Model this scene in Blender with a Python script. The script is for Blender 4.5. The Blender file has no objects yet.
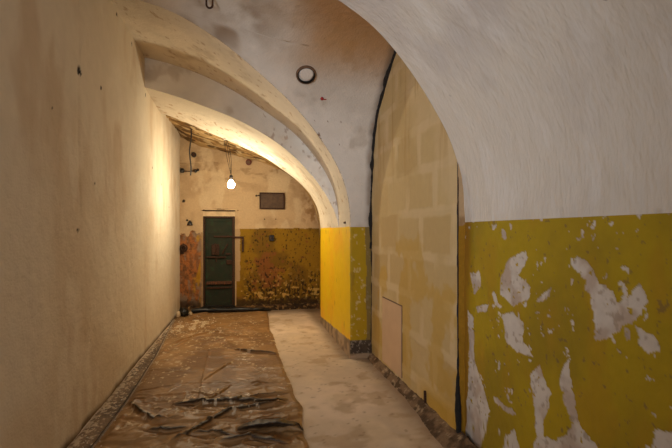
import bpy, math
import numpy as np

C = bpy.context.scene.collection
PSI = math.atan(89 / 448)
CP, SP = math.cos(PSI), math.sin(PSI)
EYE, F = 1.5, 448.0

# ------------------------------------------------------------------ survey helpers: where a sight line meets a real plane
def on_y(px, py, Y):
    a = (px - 336) / F
    X = Y * (SP + a * CP) / (CP - a * SP)
    return X, EYE + (232 - py) * (X * SP + Y * CP) / F

def on_x(px, py, X):
    a = (px - 336) / F
    Y = X * (CP - a * SP) / (SP + a * CP)
    return Y, EYE + (232 - py) * (X * SP + Y * CP) / F

def on_floor(px, py, z=0.0):
    d = (EYE - z) * F / (py - 232)
    r = (px - 336) / F * d
    return r * CP + d * SP, -r * SP + d * CP

# ------------------------------------------------------------------ noise
def _hash(ix, iy, iz, seed):
    h = (ix.astype(np.int64) * 374761393 + iy.astype(np.int64) * 668265263 + iz.astype(np.int64) * 2147483647 + seed * 1274126177) & 0xFFFFFFFF
    h = ((h ^ (h >> 13)) * 1274126177) & 0xFFFFFFFF
    h = ((h ^ (h >> 16)) * 2246822519) & 0xFFFFFFFF
    return ((h ^ (h >> 15)) & 0xFFFFFF) / float(0xFFFFFF)

def vnoise(x, y, z=0.0, seed=0):
    x, y, z = np.broadcast_arrays(np.asarray(x, float), np.asarray(y, float), np.asarray(z, float))
    fx, fy, fz = np.floor(x), np.floor(y), np.floor(z)
    tx, ty, tz = x - fx, y - fy, z - fz
    tx, ty, tz = [t * t * (3 - 2 * t) for t in (tx, ty, tz)]
    r = 0
    for a in (0, 1):
        for b in (0, 1):
            for c in (0, 1):
                w = (tx if a else 1 - tx) * (ty if b else 1 - ty) * (tz if c else 1 - tz)
                r = r + w * _hash(fx + a, fy + b, fz + c, seed)
    return r

def fbm(x, y, z=0.0, oct=4, seed=0, gain=.5):
    s, a, n = 0, 1.0, 0
    x, y, z = np.asarray(x, float), np.asarray(y, float), np.asarray(z, float)
    for k in range(oct):
        s = s + a * vnoise(x, y, z, seed + k * 17)
        n += a
        a *= gain
        x, y, z = x * 2.03 + 5.1, y * 2.03 + 1.7, z * 2.03 + 3.3
    return s / n

def sstep(a, b, x):
    t = np.clip((np.asarray(x, float) - a) / (b - a), 0, 1)
    return t * t * (3 - 2 * t)

def lin(r, g, b):
    v = np.array([r, g, b], float) / 255
    return np.where(v <= .04045, v / 12.92, ((v + .055) / 1.055) ** 2.4)

def mix(a, b, t):
    t = np.asarray(t)[..., None]
    return a * (1 - t) + b * t

def inpoly(x, y, poly):
    r = np.zeros(np.shape(x), bool)
    n = len(poly)
    for i in range(n):
        x0, y0 = poly[i]
        x1, y1 = poly[(i + 1) % n]
        if y0 == y1:
            continue
        c = ((y0 > y) != (y1 > y)) & (x < (x1 - x0) * (y - y0) / (y1 - y0) + x0)
        r ^= c
    return r

# ------------------------------------------------------------------ profiles (X or Y, z)
def smooth_profile(pts, n=120, sig=3.0):
    p = np.array(pts, float)
    d = np.r_[0, np.cumsum(np.hypot(*np.diff(p, axis=0).T))]
    t = np.linspace(0, d[-1], n)
    q = np.stack([np.interp(t, d, p[:, 0]), np.interp(t, d, p[:, 1])], 1)
    k = int(sig * 3)
    w = np.exp(-.5 * (np.arange(-k, k + 1) / sig) ** 2); w /= w.sum()
    out = []
    for j in (0, 1):
        v = q[:, j]
        pad = np.r_[2 * v[0] - v[k:0:-1], v, 2 * v[-1] - v[-2:-k - 2:-1]]
        out.append(np.convolve(pad, w, 'valid'))
    return np.stack(out, 1)

def resample(prof, n):
    d = np.r_[0, np.cumsum(np.hypot(*np.diff(prof, axis=0).T))]
    t = np.linspace(0, d[-1], n)
    return np.stack([np.interp(t, d, prof[:, 0]), np.interp(t, d, prof[:, 1])], 1)

XL, XP, XI, XN = -1.232, 1.20, 1.46, 1.515          # partition, pier face, block infill, near wall
YN, YP, Y1, Y2, YB = 2.95, 5.17, 5.85, 7.36, 8.80   # near arch, pier front, arch step, pier rear, end wall
ZS = 1.56
C1 = smooth_profile([(-1.26, 3.645), (-1.007, 3.605), (-.615, 3.498), (-.286, 3.36), (-.088, 3.257), (.305, 3.01), (.537, 2.85), (.708, 2.70),
                     (.866, 2.515), (.955, 2.40), (1.04, 2.26), (1.12, 2.10), (1.175, 1.90), (1.198, 1.74), (1.20, ZS)])
C2 = smooth_profile([(-1.26, 3.285), (-1.061, 3.238), (-.818, 3.176), (-.579, 3.10), (-.212, 2.975), (.038, 2.86), (.266, 2.735), (.498, 2.58),
                     (.668, 2.43), (.893, 2.186), (1.03, 1.99), (1.13, 1.81), (1.19, 1.65), (1.20, ZS)])
def rear_y(X): return Y2 - .50 * np.clip((1.2 - X) / 2.43, 0, 1.05)
def _rear(px, py):
    X = 0.0
    for _ in range(8): X, z = on_y(px, py, float(rear_y(X)))
    return X, z
C2R = smooth_profile([(-1.27, 3.235)] + [_rear(*q) for q in [(160.5, 112.7), (182, 120.5), (205, 131), (227, 140), (250, 150.5), (265, 157), (280, 167.5), (295, 178.5), (307, 190), (315, 202)]] + [(1.18, 1.80), (1.20, ZS)])
C3 = smooth_profile([(-1.26, 3.30), (-1.1, 3.17), (-.652, 3.03), (-.226, 2.94), (.285, 2.84), (.75, 2.64), (1.05, 2.42), (1.3, 2.05), (1.42, 1.6), (1.42, 1.3)])
NP_ = smooth_profile([(-1.26, 3.42), (-.8, 3.44), (-.3, 3.38), (.15, 3.27), (.607, 3.06), (.745, 2.983), (.9, 2.86), (1.015, 2.739), (1.129, 2.6),
                      (1.243, 2.438), (1.385, 2.213), (1.461, 2.025), (1.504, 1.85), (1.515, 1.7), (1.515, 1.50)], 160, 4)
L0 = smooth_profile([(5.17, ZS), (5.165, 1.9), (5.14, 2.18), (5.06, 2.58), (4.9, 2.86), (4.673, 3.045), (4.532, 3.157), (4.335, 3.285), (4.2, 3.36),
                     (4.03, 3.41), (3.8, 3.43), (3.5, 3.42), (3.2, 3.41), (2.93, 3.40)], 160, 3)

def web_rise(X):
    return .2 * np.clip(.4 - X, 0, None)

# ------------------------------------------------------------------ mesh builders
def finish(o, kind=None, label=None, cat=None, group=None, parent=None):
    if kind: o['kind'] = kind
    if label: o['label'] = label
    if cat: o['category'] = cat
    if group: o['group'] = group
    if parent:
        o.parent = parent
        o.matrix_parent_inverse = parent.matrix_world.inverted() if parent.type == 'EMPTY' and False else o.matrix_parent_inverse
    return o

def raw_mesh(name, V, Fq, mat, col=None, smooth=True):
    me = bpy.data.meshes.new(name)
    V = np.asarray(V, np.float32)
    Fq = np.asarray(Fq, np.int32)
    k = Fq.shape[1]
    me.vertices.add(len(V)); me.vertices.foreach_set('co', V.ravel())
    me.loops.add(Fq.size); me.loops.foreach_set('vertex_index', Fq.ravel())
    me.polygons.add(len(Fq))
    me.polygons.foreach_set('loop_start', np.arange(0, Fq.size, k, dtype=np.int32))
    try:
        me.polygons.foreach_set('loop_total', np.full(len(Fq), k, np.int32))
    except Exception:
        pass
    me.update(calc_edges=True)
    me.polygons.foreach_set('use_smooth', np.full(len(Fq), smooth))
    if col is not None:
        a = me.color_attributes.new('Col', 'FLOAT_COLOR', 'POINT')
        c = np.ones((len(V), 4), np.float32); c[:, :3] = np.asarray(col).reshape(-1, 3)
        a.data.foreach_set('color', c.ravel())
    me.materials.append(mat)
    o = bpy.data.objects.new(name, me); C.objects.link(o)
    return o

def grid(name, P, mat, col=None, keep=None, smooth=True):
    n, m = P.shape[:2]
    i = np.arange(n * m).reshape(n, m)
    Fq = np.stack([i[:-1, :-1], i[1:, :-1], i[1:, 1:], i[:-1, 1:]], -1).reshape(-1, 4)
    if keep is not None:
        Fq = Fq[keep[:-1, :-1].reshape(-1)]
    return raw_mesh(name, P.reshape(-1, 3), Fq, mat, col, smooth)

def normals(P):
    a = np.gradient(P, axis=0); b = np.gradient(P, axis=1)
    n = np.cross(a, b)
    return n / np.maximum(np.linalg.norm(n, axis=-1, keepdims=True), 1e-9)

class MB:
    """collects boxes, tubes and lathes; build() links them as one mesh object"""
    def __init__(s): s.v, s.f = [], []
    def add(s, V, Fs):
        b = len(s.v); s.v += [tuple(map(float, v)) for v in V]; s.f += [tuple(b + i for i in f) for f in Fs]; return s
    def box(s, x0, x1, y0, y1, z0, z1, ch=0.0):
        if ch <= 0:
            V = [(x, y, z) for x in (x0, x1) for y in (y0, y1) for z in (z0, z1)]
            return s.add(V, [(0, 1, 3, 2), (4, 6, 7, 5), (0, 4, 5, 1), (2, 3, 7, 6), (0, 2, 6, 4), (1, 5, 7, 3)])
        # chamfered in the x-z outline and at the camera-side face
        def ring(y, e):
            a0, a1, b0, b1 = x0 + e, x1 - e, z0 + e, z1 - e
            return [(a0 + ch, y, b0), (a1 - ch, y, b0), (a1, y, b0 + ch), (a1, y, b1 - ch), (a1 - ch, y, b1), (a0 + ch, y, b1), (a0, y, b1 - ch), (a0, y, b0 + ch)]
        V = ring(y1, 0) + ring(y0 + ch, 0) + ring(y0, ch)
        Fs = [tuple(range(8)), tuple(range(23, 15, -1))]
        for k in range(2):
            for i in range(8):
                j = (i + 1) % 8
                Fs.append((k * 8 + i, k * 8 + 8 + i, k * 8 + 8 + j, k * 8 + j))
        return s.add(V, Fs)
    def tube(s, pts, r, n=10):
        pts = np.array(pts, float); R = np.broadcast_to(np.asarray(r, float), (len(pts),))
        T = np.gradient(pts, axis=0); T /= np.linalg.norm(T, axis=1)[:, None]
        u = np.cross(T[0], (0, 0, 1.)) if abs(T[0][2]) < .9 else np.cross(T[0], (1., 0, 0))
        V = []
        for p, t, q in zip(pts, T, R):
            u = u - t * np.dot(u, t); u /= np.linalg.norm(u); w = np.cross(t, u)
            V += [p + q * (math.cos(a) * u + math.sin(a) * w) for a in np.arange(n) * 2 * math.pi / n]
        Fs = [(k * n + i, k * n + (i + 1) % n, k * n + n + (i + 1) % n, k * n + n + i) for k in range(len(pts) - 1) for i in range(n)]
        Fs += [tuple(range(n - 1, -1, -1)), tuple(range(len(V) - n, len(V)))]
        return s.add(V, Fs)
    def lathe(s, prof, origin, axis=(0, 0, 1), n=32):
        ax = np.array(axis, float); ax /= np.linalg.norm(ax)
        u = np.cross(ax, (0, 1., 0)) if abs(ax[1]) < .9 else np.cross(ax, (1., 0, 0)); u /= np.linalg.norm(u); w = np.cross(ax, u)
        o = np.array(origin, float); V = []
        for r, h in prof:
            V += [o + ax * h + max(r, 1e-4) * (math.cos(a) * u + math.sin(a) * w) for a in np.arange(n) * 2 * math.pi / n]
        k = len(prof)
        Fs = [(j * n + i, j * n + (i + 1) % n, j * n + n + (i + 1) % n, j * n + n + i) for j in range(k - 1) for i in range(n)]
        Fs += [tuple(range(n - 1, -1, -1)), tuple(range(len(V) - n, len(V)))]
        return s.add(V, Fs)
    def build(s, name, mat, parent=None, smooth=False):
        me = bpy.data.meshes.new(name); me.from_pydata(s.v, [], s.f); me.update()
        if smooth:
            me.polygons.foreach_set('use_smooth', [True] * len(me.polygons))
            if hasattr(me, 'set_sharp_from_angle'): me.set_sharp_from_angle(angle=.7)
        me.materials.append(mat)
        o = bpy.data.objects.new(name, me); C.objects.link(o)
        if parent:
            o.parent = parent
            o.location = -parent.location
        return o

def thing(name, label, cat, loc, group=None):
    o = bpy.data.objects.new(name, None); C.objects.link(o)
    o.location = loc; o.empty_display_size = .05
    o['label'] = label; o['category'] = cat
    if group: o['group'] = group
    return o

def tag(o, label, cat, group=None):
    """a thing of one mesh: origin moved to its own place"""
    me = o.data
    co = np.empty(len(me.vertices) * 3, np.float32); me.vertices.foreach_get('co', co); co = co.reshape(-1, 3)
    c = (co.max(0) + co.min(0)) / 2; c[2] = co[:, 2].min()
    me.vertices.foreach_set('co', (co - c).ravel()); me.update(); o.location = [float(x) for x in c]
    o['label'] = label; o['category'] = cat
    if group: o['group'] = group
    return o

# ------------------------------------------------------------------ materials
def new_mat(name):
    m = bpy.data.materials.new(name); m.use_nodes = True
    nt = m.node_tree; b = nt.nodes['Principled BSDF']
    return m, nt, b

def plaster(name, rough=.9, bumps=((60, .004, 5), (9, .006, 4)), var=.12, stretch=(1, 1, 1), spec=.25, vscale=14, fine=None):
    """plaster or paint: pigment from the Col attribute broken up by noise, relief from layered noise"""
    m, nt, b = new_mat(name); N, L = nt.nodes.new, nt.links.new
    geo = N('ShaderNodeNewGeometry')
    mp = N('ShaderNodeMapping'); mp.inputs['Scale'].default_value = stretch
    L(geo.outputs['Position'], mp.inputs['Vector'])
    at = N('ShaderNodeAttribute'); at.attribute_name = 'Col'
    nz = N('ShaderNodeTexNoise'); nz.inputs['Scale'].default_value = vscale; nz.inputs['Detail'].default_value = 6
    L(mp.outputs[0], nz.inputs['Vector'])
    mr = N('ShaderNodeMapRange'); mr.inputs['To Min'].default_value = 1 - var; mr.inputs['To Max'].default_value = 1 + var
    L(nz.outputs['Fac'], mr.inputs['Value'])
    mx = N('ShaderNodeVectorMath'); mx.operation = 'SCALE'
    L(at.outputs['Color'], mx.inputs[0]); L(mr.outputs[0], mx.inputs['Scale'])
    L(mx.outputs[0], b.inputs['Base Color'])
    b.inputs['Roughness'].default_value = rough
    b.inputs['Specular IOR Level'].default_value = spec
    prev = None
    for sc, dist, det in bumps:
        t = N('ShaderNodeTexNoise'); t.inputs['Scale'].default_value = sc; t.inputs['Detail'].default_value = det
        L(mp.outputs[0], t.inputs['Vector'])
        bp = N('ShaderNodeBump'); bp.inputs['Distance'].default_value = dist; bp.inputs['Strength'].default_value = 1
        L(t.outputs['Fac'], bp.inputs['Height'])
        if prev: L(prev.outputs[0], bp.inputs['Normal'])
        prev = bp
    L(prev.outputs[0], b.inputs['Normal'])
    return m

def solid(name, rgb, rough=.6, metal=0.0, var=.25, scale=40, bump=.001, rust=None):
    m, nt, b = new_mat(name); N, L = nt.nodes.new, nt.links.new
    tc = N('ShaderNodeNewGeometry')
    nz = N('ShaderNodeTexNoise'); nz.inputs['Scale'].default_value = scale; nz.inputs['Detail'].default_value = 6
    L(tc.outputs['Position'], nz.inputs['Vector'])
    r = N('ShaderNodeValToRGB'); c = lin(*rgb)
    r.color_ramp.elements[0].position = .3; r.color_ramp.elements[1].position = .7
    r.color_ramp.elements[0].color = (*(c * (1 - var)), 1); r.color_ramp.elements[1].color = (*np.minimum(c * (1 + var), 1), 1)
    if rust:
        e = r.color_ramp.elements.new(.66); e.color = (*lin(*rust), 1); r.color_ramp.elements[1].position = .55
    L(nz.outputs['Fac'], r.inputs[0]); L(r.outputs[0], b.inputs['Base Color'])
    b.inputs['Roughness'].default_value = rough; b.inputs['Metallic'].default_value = metal
    bp = N('ShaderNodeBump'); bp.inputs['Distance'].default_value = bump; bp.inputs['Strength'].default_value = 1
    L(nz.outputs['Fac'], bp.inputs['Height']); L(bp.outputs[0], b.inputs['Normal'])
    return m

M = {}
M['wall'] = plaster('limewashed_plaster', bumps=((60, .0045, 5), (13, .009, 4)), var=.07, vscale=9)
M['brushed'] = plaster('brushed_limewash', bumps=((34, .006, 4), (6, .012, 3)), var=.05, stretch=(1, 1.5, .5), vscale=9)
M['near'] = plaster('peeling_oil_paint', rough=.8, bumps=((75, .0018, 5), (14, .004, 3)), var=.10, vscale=22)
M['old'] = plaster('weathered_plaster', bumps=((55, .005, 6), (9, .010, 4)), var=.16, vscale=30)
M['ceil'] = plaster('flaking_ceiling', bumps=((34, .010, 6), (8, .02, 4)), var=.18, vscale=26)
M['pier'] = plaster('yellow_oil_paint', rough=.55, bumps=((90, .0012, 3), (16, .003, 3)), var=.08, vscale=12)
M['block'] = plaster('washed_blockwork', bumps=((50, .0018, 4), (8, .004, 3)), var=.06, vscale=18)
M['floor'] = plaster('worn_concrete', rough=.75, bumps=((120, .0015, 5), (10, .004, 4)), var=.16, vscale=7, spec=.3)
M['dirt'] = plaster('rubble', bumps=((60, .012, 6), (18, .02, 4)), var=.35, vscale=45)
M['sheet'] = plaster('dusty_plastic_sheet', rough=.47, bumps=((60, .0012, 3), (14, .004, 2)), var=.12, vscale=16, spec=.35)
M['strip'] = plaster('plaster_dusted_sheet', rough=.6, bumps=((70, .006, 5), (20, .006, 4)), var=.3, vscale=40, spec=.4)
M['black'] = solid('black_plastic', (14, 12, 11), .4)
M['cable'] = solid('black_cable', (22, 18, 16), .6)
M['gap'] = solid('dark_mortar_gap', (30, 25, 20), .95, bump=.01, scale=60)
M['iron'] = solid('dark_rusty_iron', (38, 26, 18), .75, .3, rust=(70, 40, 20))
M['green'] = solid('green_door_paint', (26, 46, 24), .85, rust=(36, 36, 20), scale=9, var=.35)
M['rust'] = solid('rusted_bar', (120, 68, 34), .8, rust=(60, 38, 24), scale=25)
M['plate'] = solid('brown_metal_plate', (78, 56, 38), .7, .1, scale=20)
M['white'] = solid('white_paint', (215, 205, 195), .6, var=.08)
M['brownpipe'] = solid('brown_clay_pipe', (110, 82, 60), .8)
M['red'] = solid('red_paint', (150, 30, 28), .6)
M['rustred'] = solid('dull_red_paint', (104, 54, 40), .7)
M['pinkboard'] = solid('pale_board', (196, 160, 122), .85, var=.05, scale=6)
M['crumb'] = solid('plaster_crumb', (225, 215, 198), .95, var=.1)
M['jamb'] = solid('aged_jamb_plaster', (206, 178, 140), .95, var=.15, scale=14, bump=.004)
M['socket'] = solid('bakelite', (25, 20, 18), .4)
m, nt, b = new_mat('lit_bulb_glass')
b.inputs['Base Color'].default_value = (1, .9, .75, 1)
b.inputs['Emission Color'].default_value = (1.0, .885, .64, 1)
BULB = 670.0
b.inputs['Emission Strength'].default_value = BULB
M['bulb'] = m

WHITE, CREAM, DIRTW = lin(216, 206, 194), lin(216, 202, 180), lin(150, 118, 80)
OLIVE, YELLOW, BRICK, GREY = lin(172, 144, 24), lin(228, 172, 20), lin(150, 84, 44), lin(120, 104, 90)
UNDER = lin(208, 196, 184)

def spots(col, A, B, pts, jit=5):
    """small dark plaster wounds at (a, b, radius)"""
    for k, (a, b_, r) in enumerate(pts):
        wob = r * 1.2 * (fbm(A / r * .9, B / r * .9, k * 3.1, 3, 9) - .5)
        d = np.hypot(A - a, B - b_) + wob
        col[:] = mix(col, lin(34, 26, 20), 1 - sstep(r * .75, r * 1.15, d))
    return col

# ================================================================== THE SETTING
# floor ---------------------------------------------------------------
def make_floor():
    x = np.arange(-1.6, 2.2, .02); y = np.arange(-2.05, 9.0, .02)
    X, Y = np.meshgrid(x, y, indexing='ij')
    Z = .006 * (fbm(X * 2, Y * 2, 0, 3, 3) - .55) - .002
    Z = np.minimum(Z, 0)
    n1 = fbm(X * 1.3, Y * 1.3, 0, 5, 11); n2 = fbm(X * 6, Y * 6, 0, 5, 21); n3 = fbm(X * 28, Y * 28, 0, 3, 31)
    col = mix(lin(204, 184, 162) + 0 * X[..., None], lin(218, 198, 178), sstep(.4, .62, n1))
    col = mix(col, lin(170, 142, 110), .6 * sstep(.52, .68, n2))
    col = mix(col, lin(220, 200, 174), .6 * sstep(.58, .75, fbm(X * 3, Y * 3, 0, 5, 77)))
    col = mix(col, lin(120, 96, 72), .5 * sstep(.72, .80, n3))
    # trodden dirt along the wall foot
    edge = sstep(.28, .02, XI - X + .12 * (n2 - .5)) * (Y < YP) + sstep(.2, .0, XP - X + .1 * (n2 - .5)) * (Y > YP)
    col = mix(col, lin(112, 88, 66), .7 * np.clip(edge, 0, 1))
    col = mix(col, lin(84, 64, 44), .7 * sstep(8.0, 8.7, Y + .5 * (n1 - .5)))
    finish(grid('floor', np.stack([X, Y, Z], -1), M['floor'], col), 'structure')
make_floor()

# partition wall beside the plastic sheet -----------------------------
def make_wall_left():
    y = np.arange(2.28, 8.86, .016); z = np.arange(-.02, 3.9, .016)
    Y, Z = np.meshgrid(y, z, indexing='ij')
    n = fbm(Y * 1.1, Z * 1.1, 0, 4, 41); nb = fbm(Y * 5, Z * 5, 0, 4, 42)
    stroke = fbm(Y * 9 + 3 * fbm(Y * 2, Z * 2, 0, 2, 5), Z * 3.2, 0, 4, 43)
    ridge = 1 - np.abs(2 * fbm(Y * 2.2, Z * 1.6, 0, 3, 48) - 1)
    X = XL + .014 * (n - .5) + .008 * (nb - .5) + .006 * (stroke - .5) + .012 * sstep(.96, 1, ridge) * .25
    # the seam running down the plaster
    seam = np.abs(Y - (3.66 + .02 * np.sin(Z * 5) + .05 * (fbm(Z * 2, 0, 0, 3, 6) - .5)))
    X -= .006 * np.exp(-(seam / .02) ** 2) * sstep(1.2, 1.9, Z)
    col = mix(CREAM + 0 * X[..., None], lin(208, 190, 164), sstep(.4, .65, n))
    col = mix(col, lin(222, 210, 190), .6 * sstep(.55, .7, fbm(Y * 4, Z * 2, 0, 5, 44)))
    col = mix(col, lin(190, 162, 128), .55 * sstep(.6, .75, fbm(Y * 2.4, Z * .9, 0, 5, 45)))
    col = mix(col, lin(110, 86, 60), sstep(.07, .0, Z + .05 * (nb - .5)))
    col = spots(col, Y, Z, [(3.665, 2.715, .035), (3.71, 2.70, .018), (4.174, 2.739, .016), (3.62, 1.515, .017), (3.66, 1.51, .009),
                            (6.3, 2.35, .02), (6.95, 2.2, .018), (7.6, 1.9, .015), (5.22, 3.55, .02), (4.66, 3.60, .018), (5.9, 3.20, .02), (4.0, 1.9, .008), (3.2, 2.3, .008)])
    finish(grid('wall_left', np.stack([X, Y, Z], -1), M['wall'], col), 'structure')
make_wall_left()

# near wall with the peeling paint, rising into the near vault ---------
def zoomed(pts, x0, y0, s):
    return [(x0 + a / s, y0 + b / s) for a, b in pts]
PEEL = [
    zoomed([(40, 95), (70, 65), (100, 80), (130, 120), (150, 165), (180, 180), (205, 200), (230, 250), (248, 232), (262, 190), (232, 172), (250, 158), (275, 190), (272, 225), (290, 220), (305, 195),
            (330, 180), (345, 230), (322, 290), (285, 325), (250, 345), (190, 402), (135, 390), (130, 340), (140, 300), (122, 255), (120, 215), (100, 200), (108, 160), (65, 125)], 560, 240, 4),
    zoomed([(300, 335), (330, 350), (395, 395), (402, 440), (345, 450), (315, 415), (310, 380)], 560, 240, 4),
    zoomed([(250, 100), (278, 112), (270, 130), (245, 118)], 560, 240, 4),
    zoomed([(172, 150), (195, 130), (190, 152)], 560, 240, 4),
    zoomed([(255, 360), (275, 352), (272, 385), (255, 390)], 560, 240, 4),
    zoomed([(108, 140), (125, 105), (155, 92), (160, 105), (140, 135), (150, 142), (165, 160), (160, 180), (130, 190), (108, 170)], 440, 200, 1.806),
    zoomed([(112, 210), (130, 200), (150, 222), (148, 255), (168, 282), (140, 275), (120, 255), (118, 235)], 440, 200, 1.806),
    zoomed([(55, 135), (70, 128), (74, 155), (62, 172), (55, 150)], 440, 200, 1.806),
    zoomed([(64, 191), (88, 188), (86, 201), (68, 202)], 440, 200, 1.806),
    zoomed([(94, 168), (99, 166), (104, 183), (112, 194), (100, 193)], 440, 200, 1.806),
    zoomed([(174, 182), (186, 168), (202, 159), (196, 174), (180, 186)], 440, 200, 1.806),
    zoomed([(50, 200), (60, 212), (62, 290), (75, 325), (90, 380), (82, 420), (64, 470), (42, 470), (48, 380), (52, 300)], 440, 200, 1.806),
    zoomed([(163, 312), (178, 298), (186, 320), (199, 350), (196, 375), (184, 400), (186, 424), (205, 432), (230, 428), (238, 410), (234, 390), (220, 360), (214, 330), (224, 300), (232, 284), (236, 320),
            (242, 370), (252, 410), (280, 438), (290, 480), (155, 480), (174, 430), (170, 380)], 440, 200, 1.806),
    zoomed([(118, 432), (135, 412), (150, 470), (110, 470)], 440, 200, 1.806),
    zoomed([(378, 400), (410, 373), (462, 385), (480, 470), (378, 470)], 560, 340, 4.15),
    zoomed([(270, 68), (282, 72), (292, 82), (304, 64), (314, 72), (296, 102), (282, 98)], 455, 215, 7.47),
    zoomed([(345, 100), (360, 108), (380, 175), (362, 185), (345, 168), (338, 140)], 455, 215, 7.47),
    zoomed([(403, 60), (422, 66), (428, 100), (412, 110)], 455, 215, 7.47),
    zoomed([(130, 250), (155, 275), (200, 295), (215, 322), (190, 322), (150, 285), (132, 272)], 460, 330, 3.8),
    zoomed([(72, 155), (92, 190), (82, 185)], 460, 330, 3.8),
]
def near_relief(S, Y):
    """relief shared by the wall and the vault above it; S runs up the profile"""
    w = 2.5 * fbm(S * 1.5, Y * 1.5, 0, 3, 61)
    st = fbm((S + Y * .5) * 3.0 + w, (Y - S * .6) * 11, 0, 4, 62)
    return .016 * (fbm(S * 1.2, Y * 1.2, 0, 3, 63) - .5) + .007 * (st - .5) + .005 * (fbm(S * 12, Y * 12, 0, 3, 64) - .5)

def make_wall_right():
    y = np.r_[np.arange(-2.05, .8, .05), np.arange(.8, YN + .001, .0065)]
    z = np.r_[np.arange(-.02, .3, .03), np.arange(.3, 1.5693, .0065), 1.5693]
    Y, Z = np.meshgrid(y, z, indexing='ij')
    wx = .035 * (fbm(Y * 14, Z * 14, 0, 4, 51) - .5); wz = .035 * (fbm(Y * 14, Z * 14, 9, 4, 52) - .5)
    wx = wx + .018 * (fbm(Y * 48, Z * 48, 0, 3, 49) - .5); wz = wz + .018 * (fbm(Y * 48, Z * 48, 5, 3, 50) - .5)
    mask = np.zeros(Y.shape, bool)
    for p in PEEL:
        q = [on_x(px, py, XN) for px, py in p]
        mask |= inpoly(Y + wx, Z + wz, q)
    # islands of paint left inside, and flecks around
    mask &= ~(fbm(Y * 32, Z * 32, 0, 3, 53) > .77)
    near = np.zeros(Y.shape)
    fleck = (fbm(Y * 30, Z * 30, 0, 4, 54) > .73) & (fbm(Y * 2.5, Z * 2.5, 0, 3, 55) > .52)
    mask |= fleck
    mk = mask.astype(float)
    X = XN - near_relief(Z, Y) + .004 * mk
    n = fbm(Y * 2, Z * 2, 0, 5, 56)
    col = mix(OLIVE + 0 * X[..., None], lin(154, 128, 28), sstep(.4, .65, n))
    col = mix(col, lin(170, 130, 28), .5 * sstep(.5, .7, fbm(Y * 7, Z * 3, 0, 5, 57)))
    col = mix(col, lin(150, 100, 30), .8 * sstep(YN - .13, YN - .03, Y + .06 * (n - .5)))
    fl = mix(UNDER + 0 * X[..., None], lin(186, 166, 150), sstep(.45, .65, fbm(Y * 9, Z * 9, 0, 5, 58)))
    fl = mix(fl, lin(158, 138, 120), .7 * sstep(.62, .72, fbm(Y * 34, Z * 34, 0, 4, 59)))
    col = mix(col, fl, mk)
    col = mix(col, lin(120, 96, 60), .7 * ((fbm(Y * 34, Z * 34, 0, 3, 60) > .76) & ~mask))
    finish(grid('wall_right', np.stack([X, Y, Z], -1), M['near'], col), 'structure')
    # upper white part
    pr = NP_[::-1]
    pr = pr[pr[:, 1] > 1.60] if False else pr
    k = int(np.argmax(pr[:, 1] > 1.5693))
    pr = np.vstack([[XN, 1.5693], pr[k:]])
    pr = resample(pr, 330)
    S = 1.5693 + np.r_[0, np.cumsum(np.hypot(*np.diff(pr, axis=0).T))]
    yy = np.r_[np.arange(-2.05, .8, .05), np.arange(.8, YN + .001, .012)]
    S2, Yg = np.meshgrid(S, yy, indexing='ij')
    P = np.stack([np.broadcast_to(pr[:, :1], Yg.shape), Yg, np.broadcast_to(pr[:, 1:], Yg.shape)], -1)
    nr = normals(P); s = np.sign((nr * (np.array([0, 0, 1.5]) - P)).sum(-1).mean()); nr *= s
    rel = near_relief(S2, Yg) * sstep(1.55, 1.65, S2)
    P = P + nr * np.where(S2 < 1.66, near_relief(S2, Yg), near_relief(S2, Yg))[..., None]
    n = fbm(S2 * 1.5, Yg * 1.5, 0, 5, 65)
    col = mix(WHITE + 0 * S2[..., None], lin(200, 190, 182), sstep(.42, .62, n))
    col = mix(col, lin(222, 214, 206), .6 * sstep(.55, .7, fbm(S2 * 3.5, Yg * 7, 0, 5, 66)))
    col = mix(col, lin(168, 152, 138), .7 * sstep(.645, .72, fbm(S2 * 5, Yg * 5, 3, 6, 67)) * sstep(.5, .6, fbm(S2 * .9, Yg * .9, 0, 3, 68)))
    # a few scars
    zs = lambda px, py: on_x(px, py, XN)
    for px, py, r in ((483, 98, .005), (504, 51, .005), (656, 4, .006), (479, 204, .004)):
        a, h = zs(px, py)
        sarc = np.interp(h, pr[:, 1], S)
        col = spots(col, S2, Yg, [(sarc, a, r)])
    finish(grid('ceiling_near', P, M['brushed'], col), 'structure')
    # rear face of the near arch, closing the vault above it
    prn = resample(NP_, 120)
    top = np.stack([prn[:, 0], np.full(120, YN), np.full(120, 3.9)], 1)
    bot = np.stack([prn[:, 0], np.full(120, YN), prn[:, 1]], 1)
    P = np.stack([bot * (1 - t) + top * t for t in np.linspace(0, 1, 12)], 1)
    finish(grid('ceiling_near_edge', P, M['wall'], np.broadcast_to(CREAM, P.shape)), 'structure')
make_wall_right()

# groin vault: barrel C1 and the cross web ---------------------------------
def web_y(z):                      # far half of L0, z -> Y
    k = int(np.argmax(L0[:, 1]))
    return np.interp(z, L0[:k + 1, 1], L0[:k + 1, 0])

def vault_colour(A, B, Cc, seed, base=WHITE):
    n = fbm(A * 1.2, B * 1.2, Cc * 1.2, 5, seed)
    col = mix(base + 0 * A[..., None], base * .86, sstep(.4, .65, n))
    col = mix(col, base * np.array([.62, .55, .48]), .55 * sstep(.58, .72, fbm(A * 4, B * 4, Cc * 4, 6, seed + 3)))
    col = mix(col, np.minimum(base * 1.1, .9), .5 * sstep(.56, .7, fbm(A * 3, B * 3, Cc * 3 + 7, 5, seed + 5)))
    return col

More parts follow.
